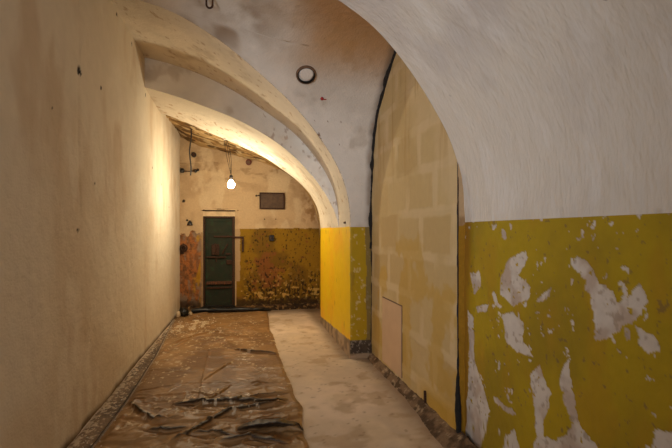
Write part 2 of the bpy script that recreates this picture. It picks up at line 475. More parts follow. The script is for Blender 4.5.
def make_vault():
    # main barrel from the groin back to the arch step
    rows = []
    pr = resample(C1, 260)
    for X_, z_ in pr:
        yg = float(web_y(z_ - web_rise(X_)))
        rows.append([(X_, yy, z_) for yy in yg + (Y1 - yg) * np.linspace(0, 1, 60)])
    P = np.array(rows)
    n = normals(P)
    P = P + n * (.010 * (fbm(P[..., 0] * 3, P[..., 1] * 3, P[..., 2] * 3, 4, 71) - .5) * sstep(0, .1, np.linspace(0, 1, 60))[None, :])[..., None]
    col = vault_colour(P[..., 0], P[..., 1], P[..., 2], 72, CREAM)
    spk = (fbm(P[..., 0] * 16, P[..., 1] * 16, P[..., 2] * 16, 4, 73) > .70)
    col = mix(col, lin(150, 112, 70), .5 * spk)
    finish(grid('ceiling_arch', P, M['wall'], col), 'structure')
    # cross web
    rows = []
    lp = resample(L0, 230)
    c1x, c1z = C1[:, 0], C1[:, 1]
    kk = int(np.argmax(lp[:, 1]))
    xs = np.linspace(-1.26, 1.2, 600)
    order = np.argsort(c1x)
    c1_of_x = np.interp(xs, c1x[order], c1z[order])
    for j, (Y_, z_) in enumerate(lp):
        if j >= kk:
            xg = -1.26
        else:
            above = np.nonzero(z_ + web_rise(xs) > c1_of_x)[0]
            xg = xs[above[0]] if len(above) else 1.2
            if z_ <= ZS + .02: xg = 1.2
        rows.append([(x_, Y_, z_ + float(web_rise(x_))) for x_ in xg + (XI + .01 - xg) * np.linspace(0, 1, 130)])
    P = np.array(rows)
    n = normals(P)
    amp = sstep(0, .06, np.linspace(0, 1, 130))[None, :]
    P = P + n * ((.022 * (fbm(P[..., 0] * 1.6, P[..., 1] * 1.6, P[..., 2] * 1.6, 4, 81) - .5)) * amp)[..., None]
    A, B, Z = P[..., 0], P[..., 1], P[..., 2]
    col = vault_colour(A, B, Z, 82, WHITE)
    # mottled grey area beside the arch ridge; warm dim shading painted in higher up
    grey_patch = np.exp(-(((A + .25) / .45) ** 2 + ((B - 4.15) / .35) ** 2))
    col = mix(col, lin(150, 128, 106), np.clip(grey_patch * 1.3 * sstep(.3, .65, fbm(A * 5, B * 5, 0, 5, 85)), 0, 1))
    warm_shade = sstep(2.98, 3.36, Z) * sstep(.1, .7, A + .4 * (fbm(A * 2, B * 2, 0, 3, 87) - .5))
    col = mix(col, lin(176, 126, 60), .8 * warm_shade)
    chips = (fbm(A * 20, B * 20, Z * 20, 4, 83) > .69) & ((A < 1.05) & (Z < 2.75))
    col = mix(col, lin(120, 84, 56), .85 * chips)
    edge = sstep(.10, .02, XI - A + .06 * (fbm(A * 9, B * 9, Z * 9, 3, 84) - .5))
    col = mix(col, lin(120, 98, 78), .7 * edge)
    finish(grid('ceiling_web', P, M['wall'], col), 'structure')
    # step face between the two arches
    a, b_ = resample(C1, 200), resample(C2, 200)
    t = np.linspace(0, 1, 20)
    P = np.stack([np.stack([a[:, 0] * (1 - s) + b_[:, 0] * s, np.full(200, Y1), a[:, 1] * (1 - s) + b_[:, 1] * s], 1) for s in t], 1)
    P[..., 1] += .008 * (fbm(P[..., 0] * 4, P[..., 2] * 4, 0, 4, 91) - .5)
    col = vault_colour(P[..., 0], P[..., 1], P[..., 2], 92, lin(244, 238, 228))
    chips = (fbm(P[..., 0] * 18, P[..., 2] * 18, 0, 4, 93) > .70) & (P[..., 0] > .1)
    col = mix(col, lin(150, 116, 88), .5 * chips)
    finish(grid('trim_1', P, M['wall'], col), 'structure')
    # lower arch underside
    a, b_ = resample(C2, 240), resample(C2R, 240)
    t = np.linspace(0, 1, 70)
    P = np.stack([np.stack([a[:, 0] * (1 - s) + b_[:, 0] * s, Y1 + (rear_y(b_[:, 0]) - Y1) * s, a[:, 1] * (1 - s) + b_[:, 1] * s], 1) for s in t], 1)
    lo = .02 * (fbm(P[..., 0] * 6, P[..., 2] * 6, 0, 4, 96) - .5)
    P[..., 1] += lo * t[None, :]
    P[..., 2] += .012 * (fbm(P[..., 0] * 4, P[..., 1] * 4, 0, 4, 94) - .5) * np.minimum(1, 8 * t)[None, :] * np.minimum(1, (1.2 - P[..., 0]) * 4 + .05)
    col = vault_colour(P[..., 0], P[..., 1], P[..., 2], 95, CREAM)
    spk = fbm(P[..., 0] * 14, P[..., 1] * 14, P[..., 2] * 14, 4, 97) > .67
    col = mix(col, lin(150, 108, 66), .6 * (spk & (t[None, :] > .3)))
    finish(grid('ceiling_lower_arch', P, M['wall'], col), 'structure')
    # flaking ceiling of the end chamber, from the back edge of the arch to the end wall
    a, b_ = resample(C2R, 200), resample(C3, 200)
    t = np.linspace(0, 1, 150)
    T = np.broadcast_to(t[None, :], (200, 150))
    A = a[:, :1] * (1 - T) + b_[:, :1] * T
    Z = a[:, 1:] * (1 - T) + b_[:, 1:] * T + .05 * np.sin(np.pi * T) ** .7 + .012
    B = (rear_y(a[:, 0])[:, None] - .03) * (1 - T) + (YB + .05) * T
    fl = fbm(A * 3, B * 5, 0, 6, 101)
    Z = Z + .05 * (fl - .5) * np.clip((1.3 - A) * 3, 0, 1) * np.minimum(1, T * 12)
    sc = sstep(.42, .58, fbm(A * 4, B * 8, 0, 6, 102))
    col = mix(lin(176, 144, 96) + 0 * A[..., None], lin(122, 88, 46), sc)
    col = mix(col, lin(66, 44, 22), .8 * sstep(.55, .64, fbm(A * 5, B * 11, 0, 6, 103)))
    col = mix(col, lin(214, 190, 146), .6 * sstep(.58, .68, fbm(A * 7, B * 9, 5, 5, 104)))
    col = mix(col, lin(60, 42, 24), .7 * sstep(-.75, -1.1, A) * sstep(.25, .0, T) * (fl > .42))
    Z = Z + .022 * sc * np.minimum(1, T * 12)
    finish(grid('ceiling_end_chamber', np.stack([A, B, Z], -1), M['ceil'], col), 'structure')
make_vault()

# pier ------------------------------------------------------------------
def make_pier():
    z = np.r_[np.arange(-.02, 1.566, .012), 1.566]
    y = np.arange(YP, Y2 + .001, .0122)
    x = np.arange(XP, XI + .03, .0105)
    path = [(XI + .02 - i * .0105, YP) for i in range(int((XI + .02 - XP) / .0105))] + [(XP, a) for a in y] + [(XP + .02 * i, Y2) for i in range(1, 13)]
    path = np.array(path)
    # round the arris a little
    S = np.r_[0, np.cumsum(np.hypot(*np.diff(path, axis=0).T))]
    P = np.stack([np.stack([path[:, 0], path[:, 1], np.full(len(path), h)], 1) for h in z], 1)
    A, Z = np.meshgrid(S, z, indexing='ij')
    n = normals(P); n = np.where(((n * (np.array([0, 0, 1.5]) - P)).sum(-1) < 0)[..., None], -n, n)
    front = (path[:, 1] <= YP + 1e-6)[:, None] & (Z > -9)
    Yc = P[..., 1]
    foot = .215 - .115 * np.clip((Yc - YP) / (Y2 - YP), 0, 1) + .012 * (fbm(A * 9, Z * 0, 0, 3, 111) - .5)
    low = Z < foot
    proud = .018 * sstep(foot + .012, foot - .004, Z)
    P = P + n * (.006 * (fbm(A * 3, Z * 3, 0, 4, 112) - .5) + .003 * (fbm(A * 14, Z * 14, 0, 3, 113) - .5) + np.where(low, .010 * (fbm(A * 16, Z * 16, 0, 4, 114) - .3), 0))[..., None]
    nn = fbm(A * 2, Z * 2, 0, 5, 115)
    col = mix(YELLOW + 0 * A[..., None], lin(226, 184, 16), sstep(.42, .62, nn))
    col = mix(col, lin(158, 128, 14), .85 * front)  # same paint as the side; front darkened in colour as if away from the bulb
    col = mix(col, lin(120, 88, 30), .4 * sstep(.72, .8, fbm(A * 12, Z * 6, 0, 4, 116)))
    speck = (fbm(A * 30, Z * 30, 0, 3, 117) > .70) & (front | (Yc < YP + .05))
    col = mix(col, lin(196, 170, 110), .9 * speck)
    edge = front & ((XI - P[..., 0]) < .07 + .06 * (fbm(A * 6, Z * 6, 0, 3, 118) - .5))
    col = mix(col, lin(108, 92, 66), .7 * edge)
    base = mix(lin(164, 138, 108) + 0 * A[..., None], lin(122, 100, 76), sstep(.4, .62, fbm(A * 10, Z * 10, 0, 5, 119)))
    scr = np.abs(fbm(A * 26, Z * 20, 0, 3, 120) - .5) < .035
    tar = front & (Z > .06)
    base = mix(base, lin(52, 42, 34), .85 * tar)
    base = mix(base, lin(150, 132, 112), .8 * (tar & scr))
    col = mix(col, base, low.astype(float))
    finish(grid('pillar', P, M['pier'], col), 'structure')
make_pier()

# block infill ------------------------------------------------------------
def make_infill():
    y = np.arange(2.945, YP + .06, .01); z = np.arange(-.02, 3.45, .01)
    Y, Z = np.meshgrid(y, z, indexing='ij')
    top = np.interp(Y, L0[::-1, 0], L0[::-1, 1])
    keep = Z < top + .03
    w1 = .04 * (fbm(Y * 3, Z * 3, 0, 3, 121) - .5); w2 = .04 * (fbm(Y * 3, Z * 3, 8, 3, 122) - .5)
    ch = .365
    zz = (Z + w1 - .205) / ch
    row = np.floor(zz)
    fz = np.abs(zz - np.round(zz)) * ch
    yy = (Y + w2 - 3.93) / .60 + .5 * (row % 2) + .06 * np.sin(row * 7.1)
    fy = np.abs(yy - np.round(yy)) * .60
    wob = .03 * (fbm(Y * 9, Z * 9, 0, 4, 123) - .5)
    joint = np.maximum(sstep(.055, .025, fz + wob), sstep(.06, .03, fy + wob))
    bid = _hash(row, np.floor(yy), np.zeros_like(row), 5)
    wash = fbm(Y * 1.4, Z * 1.4, 0, 5, 124)
    drip = fbm(Y * 16, Z * 1.3, 0, 4, 125)
    col = mix(lin(194, 167, 118) + 0 * Y[..., None], lin(184, 155, 104), bid)
    col = mix(col, lin(202, 176, 132), sstep(.42, .66, wash))
    col = mix(col, lin(210, 185, 144), .55 * joint * sstep(.3, .5, fbm(Y * 2, Z * 2, 0, 4, 126)))
    col = mix(col, lin(160, 120, 58), .4 * sstep(.56, .7, drip) * sstep(1.6, 2.6, Z))
    col = mix(col, lin(190, 144, 26), .8 * sstep(.36, .16, Z + .12 * (wash - .5)) * sstep(3.85, 3.4, Y))
    col = mix(col, lin(186, 146, 52), .6 * sstep(.55, .64, fbm(Y * 3, Z * 3, 4, 4, 127)) * sstep(.9, .5, np.abs(Z - .8)))
    X = XI + .004 * (wash - .5) + .003 * joint * 0 - .003 * joint + .003 * (fbm(Y * 8, Z * 8, 0, 3, 128) - .5)
    finish(grid('wall_infill', np.stack([X, Y, Z], -1), M['block'], col, keep), 'structure')
    # ragged dark gap along the arch and down both ends
    def rag(name, path, r0, seed, mat, taper=0.0):
        path = np.array(path, float)
        d = np.r_[0, np.cumsum(np.linalg.norm(np.diff(path, axis=0), axis=1))]
        t = np.arange(0, d[-1], .015)
        pts = np.stack([np.interp(t, d, path[:, k]) for k in range(3)], 1)
        r = r0 * np.clip(.1 + 1.9 * (fbm(t * 9, 0 * t, 0, 5, seed) - .08), .25, 2) * (1 - taper * t / t[-1])
        pts[:, 1] += min(.045, r0 * 1.8) * (fbm(t * 8, 0 * t, 3, 5, seed + 1) - .5)
        o = MB().tube(pts, r, 9).build(name, mat, smooth=True)
        return finish(o, 'structure')
    lp = resample(L0, 90)
    k = int(np.argmin(lp[:, 0] > 3.6)) if (lp[:, 0] <= 3.6).any() else 60
    arch = [(XI - .004, Y_ - .012, z_ - .008) for Y_, z_ in lp[:k] if z_ > 2.0]
    arch = [(XI - .002, YP - .012, h) for h in np.arange(1.3, 2.0, .1)] + arch
    rag('trim_3', arch, .026, 131, M['gap'])
    rag('trim_4', [(XI + .002, YP - .004, .05), (XI + .002, YP - .004, 1.35)], .012, 133, M['gap'])
    rag('trim_5', [(XI + .006, 2.934, .03), (XI + .003, 2.936, .30), (XI + .004, 2.937, .75)], .022, 135, M['gap'], .9)
    rag('trim_6', [(XI + .003, 2.936, .45), (XI + .004, 2.937, 1.9)], .0035, 137, M['iron'])
    # narrow end face of the infill, painted below and bare plaster above
    z = np.arange(-.02, 2.1, .008); x = np.linspace(XI + .004, XN + .03, 10)
    A, Z = np.meshgrid(x, z, indexing='ij')
    Yy = 2.938 + .008 * (fbm(A * 20, Z * 10, 0, 4, 141) - .5)
    col = mix(lin(182, 150, 112) + 0 * A[..., None], lin(150, 116, 78), sstep(.4, .6, fbm(A * 12, Z * 9, 0, 4, 142)))
    col = mix(col, lin(160, 116, 30), (Z < 1.555 + .03 * (fbm(A * 40, Z * 0, 0, 2, 143) - .5)).astype(float))
    finish(grid('trim_7', np.stack([A, Yy, Z], -1), M['old'], col), 'structure')
    # crumbling foot of the infill
    yy = np.arange(2.6, YP + .02, .012); u = np.linspace(0, 1, 14)
    Yg, U = np.meshgrid(yy, u, indexing='ij')
    n = fbm(Yg * 9, U * 2, 0, 5, 144)
    wdt = .05 + .05 * sstep(3.9, 3.0, Yg)
    Xg = XI + .02 - U * (wdt + .03 + .035 * (fbm(Yg * 6, 0 * U, 0, 4, 145) - .5))
    Zg = (.095 - .015 * sstep(4, 5.1, Yg)) * (1 - U ** 1.4) * (.75 + .5 * n) - .004
    col = mix(lin(128, 102, 76) + 0 * Yg[..., None], lin(84, 64, 46), sstep(.4, .6, n))
    col = mix(col, lin(168, 144, 114), .8 * sstep(.6, .7, fbm(Yg * 24, U * 4, 0, 4, 146)))
    finish(grid('baseboard_right', np.stack([Xg, Yg, Zg], -1), M['dirt'], col), 'structure')
    # crumbling foot of the near wall
    yy = np.arange(-2, 2.96, .02)
    Yg, U = np.meshgrid(yy, u, indexing='ij')
    n = fbm(Yg * 9, U * 2, 0, 5, 147)
    Xg = XN + .01 - U * (.07 + .04 * (n - .5)); Zg = .07 * (1 - U ** 1.4) * (.6 + .8 * n) - .004
    finish(grid('baseboard_near', np.stack([Xg, Yg, Zg], -1), M['dirt'], mix(lin(92, 70, 48) + 0 * Yg[..., None], lin(54, 40, 28), sstep(.4, .6, n))), 'structure')
make_infill()

# end wall -------------------------------------------------------------------
DX0, DX1, DZ0, DZ1 = -.816, -.226, .10, 1.90
def make_end_wall():
    x = np.unique(np.r_[np.arange(-1.28, 1.45, .0095), DX0, DX1]); z = np.unique(np.r_[np.arange(-.02, 3.4, .0095), DZ0, DZ1])
    X, Z = np.meshgrid(x, z, indexing='ij')
    order = np.argsort(C3[:, 0])
    top = np.interp(X, C3[order, 0], C3[order, 1])
    xc = np.r_[(x[:-1] + x[1:]) / 2, x[-1]]; zc = np.r_[(z[:-1] + z[1:]) / 2, z[-1]]
    XC, ZC = np.meshgrid(xc, zc, indexing='ij')
    keep = ~((XC > DX0) & (XC < DX1) & (ZC > DZ0) & (ZC < DZ1)) & (Z < top + .06)
    e = .05 * (fbm(X * 7, Z * 7, 0, 4, 151) - .5)
    n = fbm(X * 3, Z * 3, 0, 5, 152); nf = fbm(X * 11, Z * 11, 0, 5, 153); nv = fbm(X * 40, Z * 24, 0, 4, 154)
    col = mix(lin(186, 158, 122) + 0 * X[..., None], lin(170, 142, 108), sstep(.42, .64, n))
    col = mix(col, lin(108, 78, 48), .75 * sstep(.57, .66, fbm(X * 3.5, Z * 10, 0, 6, 155)) * sstep(2.0, 2.8, Z) * .6)
    col = mix(col, lin(200, 176, 142), .6 * sstep(.55, .66, fbm(X * 4, Z * 2, 7, 5, 156)))
    # upper corner by the arch where plaster has dropped off
    col = mix(col, lin(132, 98, 60), .85 * sstep(.42, .58, nf) * sstep(.95, 1.25, X) * sstep(1.6, 1.8, Z))
    # yellow dado
    dado = Z < 1.56 + .018 * (fbm(X * 9, 0 * Z, 0, 3, 157) - .5) + .012 * sstep(-.1, .5, X)
    yel = mix(lin(136, 102, 22) + 0 * X[..., None], lin(112, 82, 22), sstep(.42, .6, n))
    red = sstep(.40, .66, fbm(X * 13, Z * 13, 0, 6, 158) + .42 * np.exp(-((X - .38) / .27) ** 2 - ((Z - .72) / .42) ** 2) - .22)
    yel = mix(yel, lin(126, 74, 38), .8 * red)
    # flaked dark pits, thickening towards the floor
    lowp = sstep(.95, .12, Z + .3 * (n - .5))
    pit = sstep(.66, .71, nv + .20 * lowp - .01) * sstep(-.15, .05, X)
    yel = mix(yel, lin(48, 34, 18), .9 * pit)
    yel = mix(yel, lin(216, 176, 92), .75 * sstep(.62, .68, fbm(X * 20, Z * 22, 3, 4, 159)) * lowp)
    yel = mix(yel, lin(58, 42, 26), .85 * sstep(.26, .14, Z + .14 * (nf - .5)))
    # bare brick-red and grey plaster beside the door
    lft = sstep(-.80, -.86, X) * (Z < 1.56)
    bare = mix(lin(160, 100, 56) + 0 * X[..., None], lin(122, 82, 52), sstep(.36, .66, fbm(X * 24, Z * 16, 0, 5, 169)))
    bare = mix(bare, lin(76, 54, 36), .7 * sstep(.62, .7, fbm(X * 30, Z * 22, 4, 4, 170)))
    bare = mix(bare, lin(134, 110, 90), sstep(.44, .60, fbm(X * 14, Z * 9, 2, 5, 160) + .35 * sstep(-1.02, -.9, X) * sstep(.9, 1.2, Z) + .28 * sstep(.5, .2, Z) - .14))
    bare = mix(bare, lin(170, 126, 30), .8 * sstep(.47, .58, fbm(X * 12, Z * 5, 4, 4, 161) + .3 * np.exp(-((X + .88) / .06) ** 2 - ((Z - .72) / .3) ** 2) - .08) * sstep(-1.02, -.95, X))
    bare = mix(bare, lin(60, 44, 30), .85 * sstep(.30, .12, Z + .15 * (nf - .5)))
    dl = lft * (Z < 1.47 + .16 * (fbm(X * 9, Z * 3, 0, 4, 162) - .5) * 2)
    col = mix(col, yel, dado & (X > -.20))
    col = mix(col, lin(170, 142, 106), (X > -.226) & (X < -.13 + .04 * (nf - .5)) & (Z > .55) & (Z < 1.56))
    col = mix(col, bare, dl)
    col = mix(col, lin(150, 122, 92), .8 * ((X > DX0 - .04) & (X < DX0) & (Z < 1.5)))
    col = mix(col, lin(120, 92, 60), .7 * (np.abs(Z - 1.925 - .01 * np.sin(X * 9)) < .012) * (X > -.86) * (X < -.15) * (nf > .42))
    col = spots(col, X, Z, [(-1.17, 2.08, .03), (-1.1, 1.72, .02), (.18, 2.2, .02), (.55, 1.75, .012), (.33, 1.75, .012)])
    Y = YB - .012 * (n - .5) - .010 * (nf - .5) + .010 * pit * dado * (X > -.2) + .014 * dl * sstep(.4, .6, nf)
    nearhole = sstep(.03, .0, np.maximum(np.maximum(DX0 - X, X - DX1), np.maximum(DZ0 - Z, Z - DZ1)))
    Y = Y * (1 - nearhole) + YB * nearhole
    finish(grid('wall_back', np.stack([X, Y, Z], -1), M['old'], col, keep), 'structure')
    # side of the end chamber
    y = np.arange(Y2, YB + .05, .03); z = np.arange(-.02, 2.0, .03)
    A, Z = np.meshgrid(y, z, indexing='ij')
    X = 1.42 + .01 * (fbm(A * 4, Z * 4, 0, 3, 165) - .5)
    col = mix(lin(176, 132, 24) + 0 * A[..., None], lin(214, 190, 150), (Z > 1.56).astype(float))
    finish(grid('wall_end_chamber', np.stack([X, A, Z], -1), M['old'], col), 'structure')
    # heap of dirt along the foot of the end wall
    x = np.arange(-1.23, 1.42, .012); u = np.linspace(0, 1, 16)
    A, U = np.meshgrid(x, u, indexing='ij')
    n = fbm(A * 8, U * 2, 0, 5, 166)
    Yy = YB + .01 - U * (.13 + .10 * (fbm(A * 3, 0 * U, 0, 4, 167) - .4)); Zz = .095 * (1 - U ** 1.5) * (.5 + n) - .004
    col = mix(lin(86, 62, 38) + 0 * A[..., None], lin(44, 32, 22), sstep(.4, .6, n))
    col = mix(col, lin(150, 116, 72), .7 * sstep(.6, .7, fbm(A * 22, U * 4, 0, 4, 168)))
    finish(grid('baseboard_back', np.stack([A, Yy, Zz], -1), M['dirt'], col), 'structure')
make_end_wall()

# the part of the passage behind the camera: daylight comes through a window in its end; the side bay and its window are added to hold a lamp
def make_rear():
    finish(MB().box(-1.4, -.95, -2.3, -2.1, -.02, 3.6).box(.95, 1.7, -2.3, -2.1, -.02, 3.6).box(-.95, .95, -2.3, -2.1, -.02, .8).box(-.95, .95, -2.3, -2.1, 2.5, 3.6).build('wall_front', M['white']), 'structure')
    f = MB().box(-.95, -.89, -2.24, -2.16, .8, 2.5).box(.89, .95, -2.24, -2.16, .8, 2.5).box(-.89, .89, -2.24, -2.16, .8, .86).box(-.89, .89, -2.24, -2.16, 2.44, 2.5)
    finish(f.build('window_1', M['white']), 'structure')
    b_ = MB().box(XL - .15, XL, -2.12, -.4, -.02, 3.7).box(XL - .15, XL + .004, -.4, 2.29, 2.9, 3.7).box(XL - .15, XL + .01, 2.27, 2.40, -.02, 3.7)
    b_.box(-3.0, -2.85, -.55, 2.55, -.02, 3.1).box(-3.0, XL - .12, 2.40, 2.55, -.02, 3.1).box(-3.0, XL - .12, -.4, 2.45, 2.9, 3.1).box(-3.0, XL - .12, -.55, 2.5, -.12, -.004)
    b_.box(-3.0, -2.75, -.6, -.45, -.02, 3.1).box(-1.45, XL - .12, -.6, -.45, -.02, 3.1).box(-2.75, -1.45, -.6, -.45, -.02, .7).box(-2.75, -1.45, -.6, -.45, 2.5, 3.1)
    finish(b_.build('wall_side_bay', M['white']), 'structure')
    f = MB().box(-2.75, -2.69, -.56, -.48, .7, 2.5).box(-1.51, -1.45, -.56, -.48, .7, 2.5).box(-2.69, -1.51, -.56, -.48, .7, .76).box(-2.69, -1.51, -.56, -.48, 2.44, 2.5)
    finish(f.build('added_bay_window', M['white']), 'structure')  # unseen frame, added behind the bay lamp
make_rear()

# door --------------------------------------------------------------------
def make_door():
    root = bpy.data.objects.new('door_1', None); C.objects.link(root); root.location = (-.52, YB, .10); root['kind'] = 'structure'
    y = YB
    # plastered reveal
    rv = MB().box(DX0 - .03, DX0, y + .012, y + .16, .08, 1.93).box(DX1, DX1 + .03, y + .012, y + .16, .08, 1.93).box(DX0 - .03, DX1 + .03, y, y + .16, 1.90, 1.93)
    rv.build('reveal', M['jamb'], root)
    MB().box(DX0, DX1, y + .02, y + .14, 1.80, 1.90).build('lintel', M['jamb'], root)
    fr = MB().box(DX0, DX0 + .035, y - .005, y + .09, .10, 1.80, .006).box(DX1 - .05, DX1, y - .02, y + .09, .10, 1.80, .006).box(DX0 + .035, DX1 - .05, y - .005, y + .09, 1.765, 1.80, .006)
    fr.build('frame', M['iron'], root)
    MB().box(DX0, DX1, y - .05, y + .14, -.01, .10).build('threshold', M['gap'], root)
    lx0, lx1 = DX0 + .038, DX1 - .053
    lf = MB().box(lx0, lx1, y + .045, y + .085, .105, 1.762, .004)
    lf.box(lx0, lx0 + .045, y + .035, y + .05, .105, 1.762, .003).box(lx1 - .045, lx1, y + .035, y + .05, .105, 1.762, .003)
    lf.box(lx0 + .045, lx1 - .045, y + .035, y + .05, 1.70, 1.762, .003).box(lx0 + .045, lx1 - .045, y + .035, y + .05, .105, .16, .003)
    lf.box(lx0 + .045, lx1 - .045, y + .038, y + .05, 1.47, 1.50, .003)
    MB().box(DX0 - .01, DX1 + .01, y - .02, y + .1, 1.897, 1.918, .003).build('head_strip', M['iron'], root)
    leaf = lf.build('leaf', M['green'], root)
    def sub(mb, name, mat):
        o = mb.build(name, mat); o.parent = leaf; o.location = (0, 0, 0); return o
    sub(MB().box(lx0 + .02, lx1 - .01, y + .005, y + .036, .50, .56, .006), 'cross_bar', M['rust'])
    sub(MB().box(lx0 + .02, lx1 - .01, y + .012, y + .036, .42, .455, .004), 'lower_bar', M['iron'])
    sub(MB().box(-.78 + .02, -.39, y + .0, y + .036, 1.005, 1.035, .004).tube([(-.57, y - .005, 1.02), (-.57, y - .02, 1.0), (-.57, y - .02, .93)], .012, 8), 'latch_bar', M['iron'])
    sub(MB().box(-.385, -.285, y + .0, y + .036, .88, .965, .006), 'lock_box', M['iron'])
    sub(MB().box(-.66, -.52, y + .005, y + .036, 1.06, 1.27, .008).tube([(-.60, y + .0, 1.08), (-.56, y - .01, 1.2), (-.60, y - .005, 1.28)], .014, 8), 'lock_case', M['iron'])
    sub(MB().tube([(-.46, y + .01, 1.08), (-.42, y - .01, 1.17), (-.36, y + .01, 1.27)], .016, 8).box(-.40, -.31, y + .01, y + .036, 1.06, 1.10, .004), 'lever', M['iron'])
    sub(MB().box(-.62, -.28, y + .012, y + .036, 1.395, 1.43, .004), 'hinge_strap', M['iron'])
make_door()

# ================================================================== THINGS
# plastic sheet ---------------------------------------------------------
Rr = [on_floor(*p) for p in [(308, 460), (308, 448), (303, 436), (302.5, 425), (302, 410), (295, 398), (291, 388), (289, 380), (284, 369), (281, 362), (277, 352), (275, 343), (271, 332), (269, 322), (267, 312)]]
Sm = [on_floor(*p) for p in [(80, 470), (98.7, 445), (130, 402), (158.6, 356), (168, 336), (176, 319.5), (181, 312)]]
Rr, Sm = np.array(Rr), np.array(Sm)
def seam_x(Y): return np.interp(Y, Sm[:, 1], Sm[:, 0])
def edge_x(Y): return np.interp(Y, Rr[:, 1], Rr[:, 0])

def make_sheet():
    y = np.arange(2.62, 8.50, .0075); u = np.linspace(0, 1, 220)
    Yb, U = np.meshgrid(y, u, indexing='ij')
    x0 = seam_x(Yb) - .015; x1 = edge_x(Yb) + .05 * (fbm(Yb * 3.2, 0 * Yb, 0, 4, 171) - .5)
    X = x0 + (x1 - x0) * U; Y = Yb.copy()
    Z = .010 + .008 * fbm(X * 3, Y * 3, 0, 3, 172)
    # crumples: ridged noise, warped, stronger towards the open end
    near = .35 + .65 * sstep(5.2, 3.2, Y)
    wx = X + .25 * fbm(X * 2, Y * 2, 3, 3, 173); wy = Y + .25 * fbm(X * 2, Y * 2, 6, 3, 174)
    r1 = 1 - np.abs(2 * fbm(wx * 1.6 + wy * .7, wy * 4.2, 0, 3, 175) - 1)
    r2 = 1 - np.abs(2 * fbm(wx * 4.5 - wy * 2, wy * 6 + wx * 2, 0, 3, 176) - 1)
    Z += near * (.022 * sstep(.84, 1, r1) + .012 * sstep(.80, 1, r2) * (.4 + .6 * sstep(5, 3.8, Y)) + .006 * sstep(.75, 1, 1 - np.abs(2 * fbm(wx * 11 + wy * 3, wy * 14, 0, 2, 179) - 1)) * sstep(.45, .6, fbm(X * 3, Y * 3, 0, 3, 180))) + .0015 * fbm(X * 16, Y * 16, 0, 3, 177)
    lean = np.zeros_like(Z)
    def ridge(pts, h, w, over=.5, floor=True):
        nonlocal Z, lean
        p = np.array([on_floor(*q) for q in pts]) if floor else np.array(pts)
        best = np.full(Z.shape, 9.0); sgn = np.zeros(Z.shape); tt = np.zeros(Z.shape)
        L_ = np.r_[0, np.cumsum(np.hypot(*np.diff(p, axis=0).T))]
        for (a, b, l0, l1) in zip(p[:-1], p[1:], L_[:-1], L_[1:]):
            d = b - a; k = np.clip(((X - a[0]) * d[0] + (Y - a[1]) * d[1]) / (d @ d), 0, 1)
            ex, ey = X - a[0] - k * d[0], Y - a[1] - k * d[1]
            q = np.hypot(ex, ey); s = np.sign(ey)
            m_ = q < best
            best = np.where(m_, q, best); sgn = np.where(m_, s, sgn); tt = np.where(m_, (l0 + k * (l1 - l0)) / L_[-1], tt)
        taper = np.sin(np.clip(tt, 0, 1) * math.pi) ** .55 * (.85 + .3 * fbm(tt * 6, 0 * tt, len(pts), 3, 178))
        wd = np.where(sgn < 0, w * .42, w * 1.6)
        prof = np.exp(-(best / wd) ** 2) * taper * h
        Z += prof
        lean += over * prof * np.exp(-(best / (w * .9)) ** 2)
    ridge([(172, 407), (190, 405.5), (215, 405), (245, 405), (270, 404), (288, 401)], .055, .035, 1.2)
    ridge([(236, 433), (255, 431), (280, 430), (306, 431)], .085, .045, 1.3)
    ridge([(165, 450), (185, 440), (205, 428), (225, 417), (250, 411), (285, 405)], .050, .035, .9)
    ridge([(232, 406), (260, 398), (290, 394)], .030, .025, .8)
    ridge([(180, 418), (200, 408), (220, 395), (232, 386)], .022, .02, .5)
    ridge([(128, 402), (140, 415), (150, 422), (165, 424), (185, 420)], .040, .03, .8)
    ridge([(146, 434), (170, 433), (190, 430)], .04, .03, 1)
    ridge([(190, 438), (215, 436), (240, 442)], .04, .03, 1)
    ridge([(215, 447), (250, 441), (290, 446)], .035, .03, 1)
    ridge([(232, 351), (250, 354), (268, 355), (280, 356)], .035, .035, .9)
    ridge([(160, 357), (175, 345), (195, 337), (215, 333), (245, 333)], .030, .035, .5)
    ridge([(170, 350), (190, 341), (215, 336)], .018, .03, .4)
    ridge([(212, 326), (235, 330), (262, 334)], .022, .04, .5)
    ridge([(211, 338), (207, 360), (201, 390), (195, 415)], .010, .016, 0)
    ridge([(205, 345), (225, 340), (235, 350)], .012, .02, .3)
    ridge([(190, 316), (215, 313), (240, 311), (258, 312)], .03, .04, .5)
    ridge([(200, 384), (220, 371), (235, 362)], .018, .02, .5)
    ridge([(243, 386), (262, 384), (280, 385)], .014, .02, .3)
    Y = Y - lean
    # edges lie flat
    flat = sstep(0, .03, U) * sstep(1, .985, U)
    Z = np.where(U > .5, .006 + (Z - .006) * (.25 + .75 * sstep(1, .97, U)), .008 + (Z - .008) * sstep(0, .05, U))
    n = fbm(X * 2.2, Y * 2.2, 0, 5, 181)
    col = mix(lin(150, 114, 72) + 0 * X[..., None], lin(126, 92, 56), sstep(.4, .62, n))
    col = mix(col, lin(172, 134, 90), .6 * sstep(.52, .68, fbm(X * 5, Y * 3, 0, 5, 182)))
    # folds painted near-black, standing in for the shade on their camera side
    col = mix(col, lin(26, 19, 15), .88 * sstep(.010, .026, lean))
    fl = (fbm(X * 30, Y * 22, 0, 4, 183) > .665) & (fbm(X * 2.5, Y * 2.5, 4, 3, 184) > .5)
    far = (fbm(X * 16, Y * 9, 2, 4, 185) > .56) & (np.exp(-((X + .85) / .3) ** 2 - ((Y - 7.3) / .55) ** 2) > .35)
    col = mix(col, lin(206, 186, 156), .8 * (fl | far))
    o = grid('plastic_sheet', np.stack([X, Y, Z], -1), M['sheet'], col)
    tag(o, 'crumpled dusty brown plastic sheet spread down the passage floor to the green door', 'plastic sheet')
make_sheet()

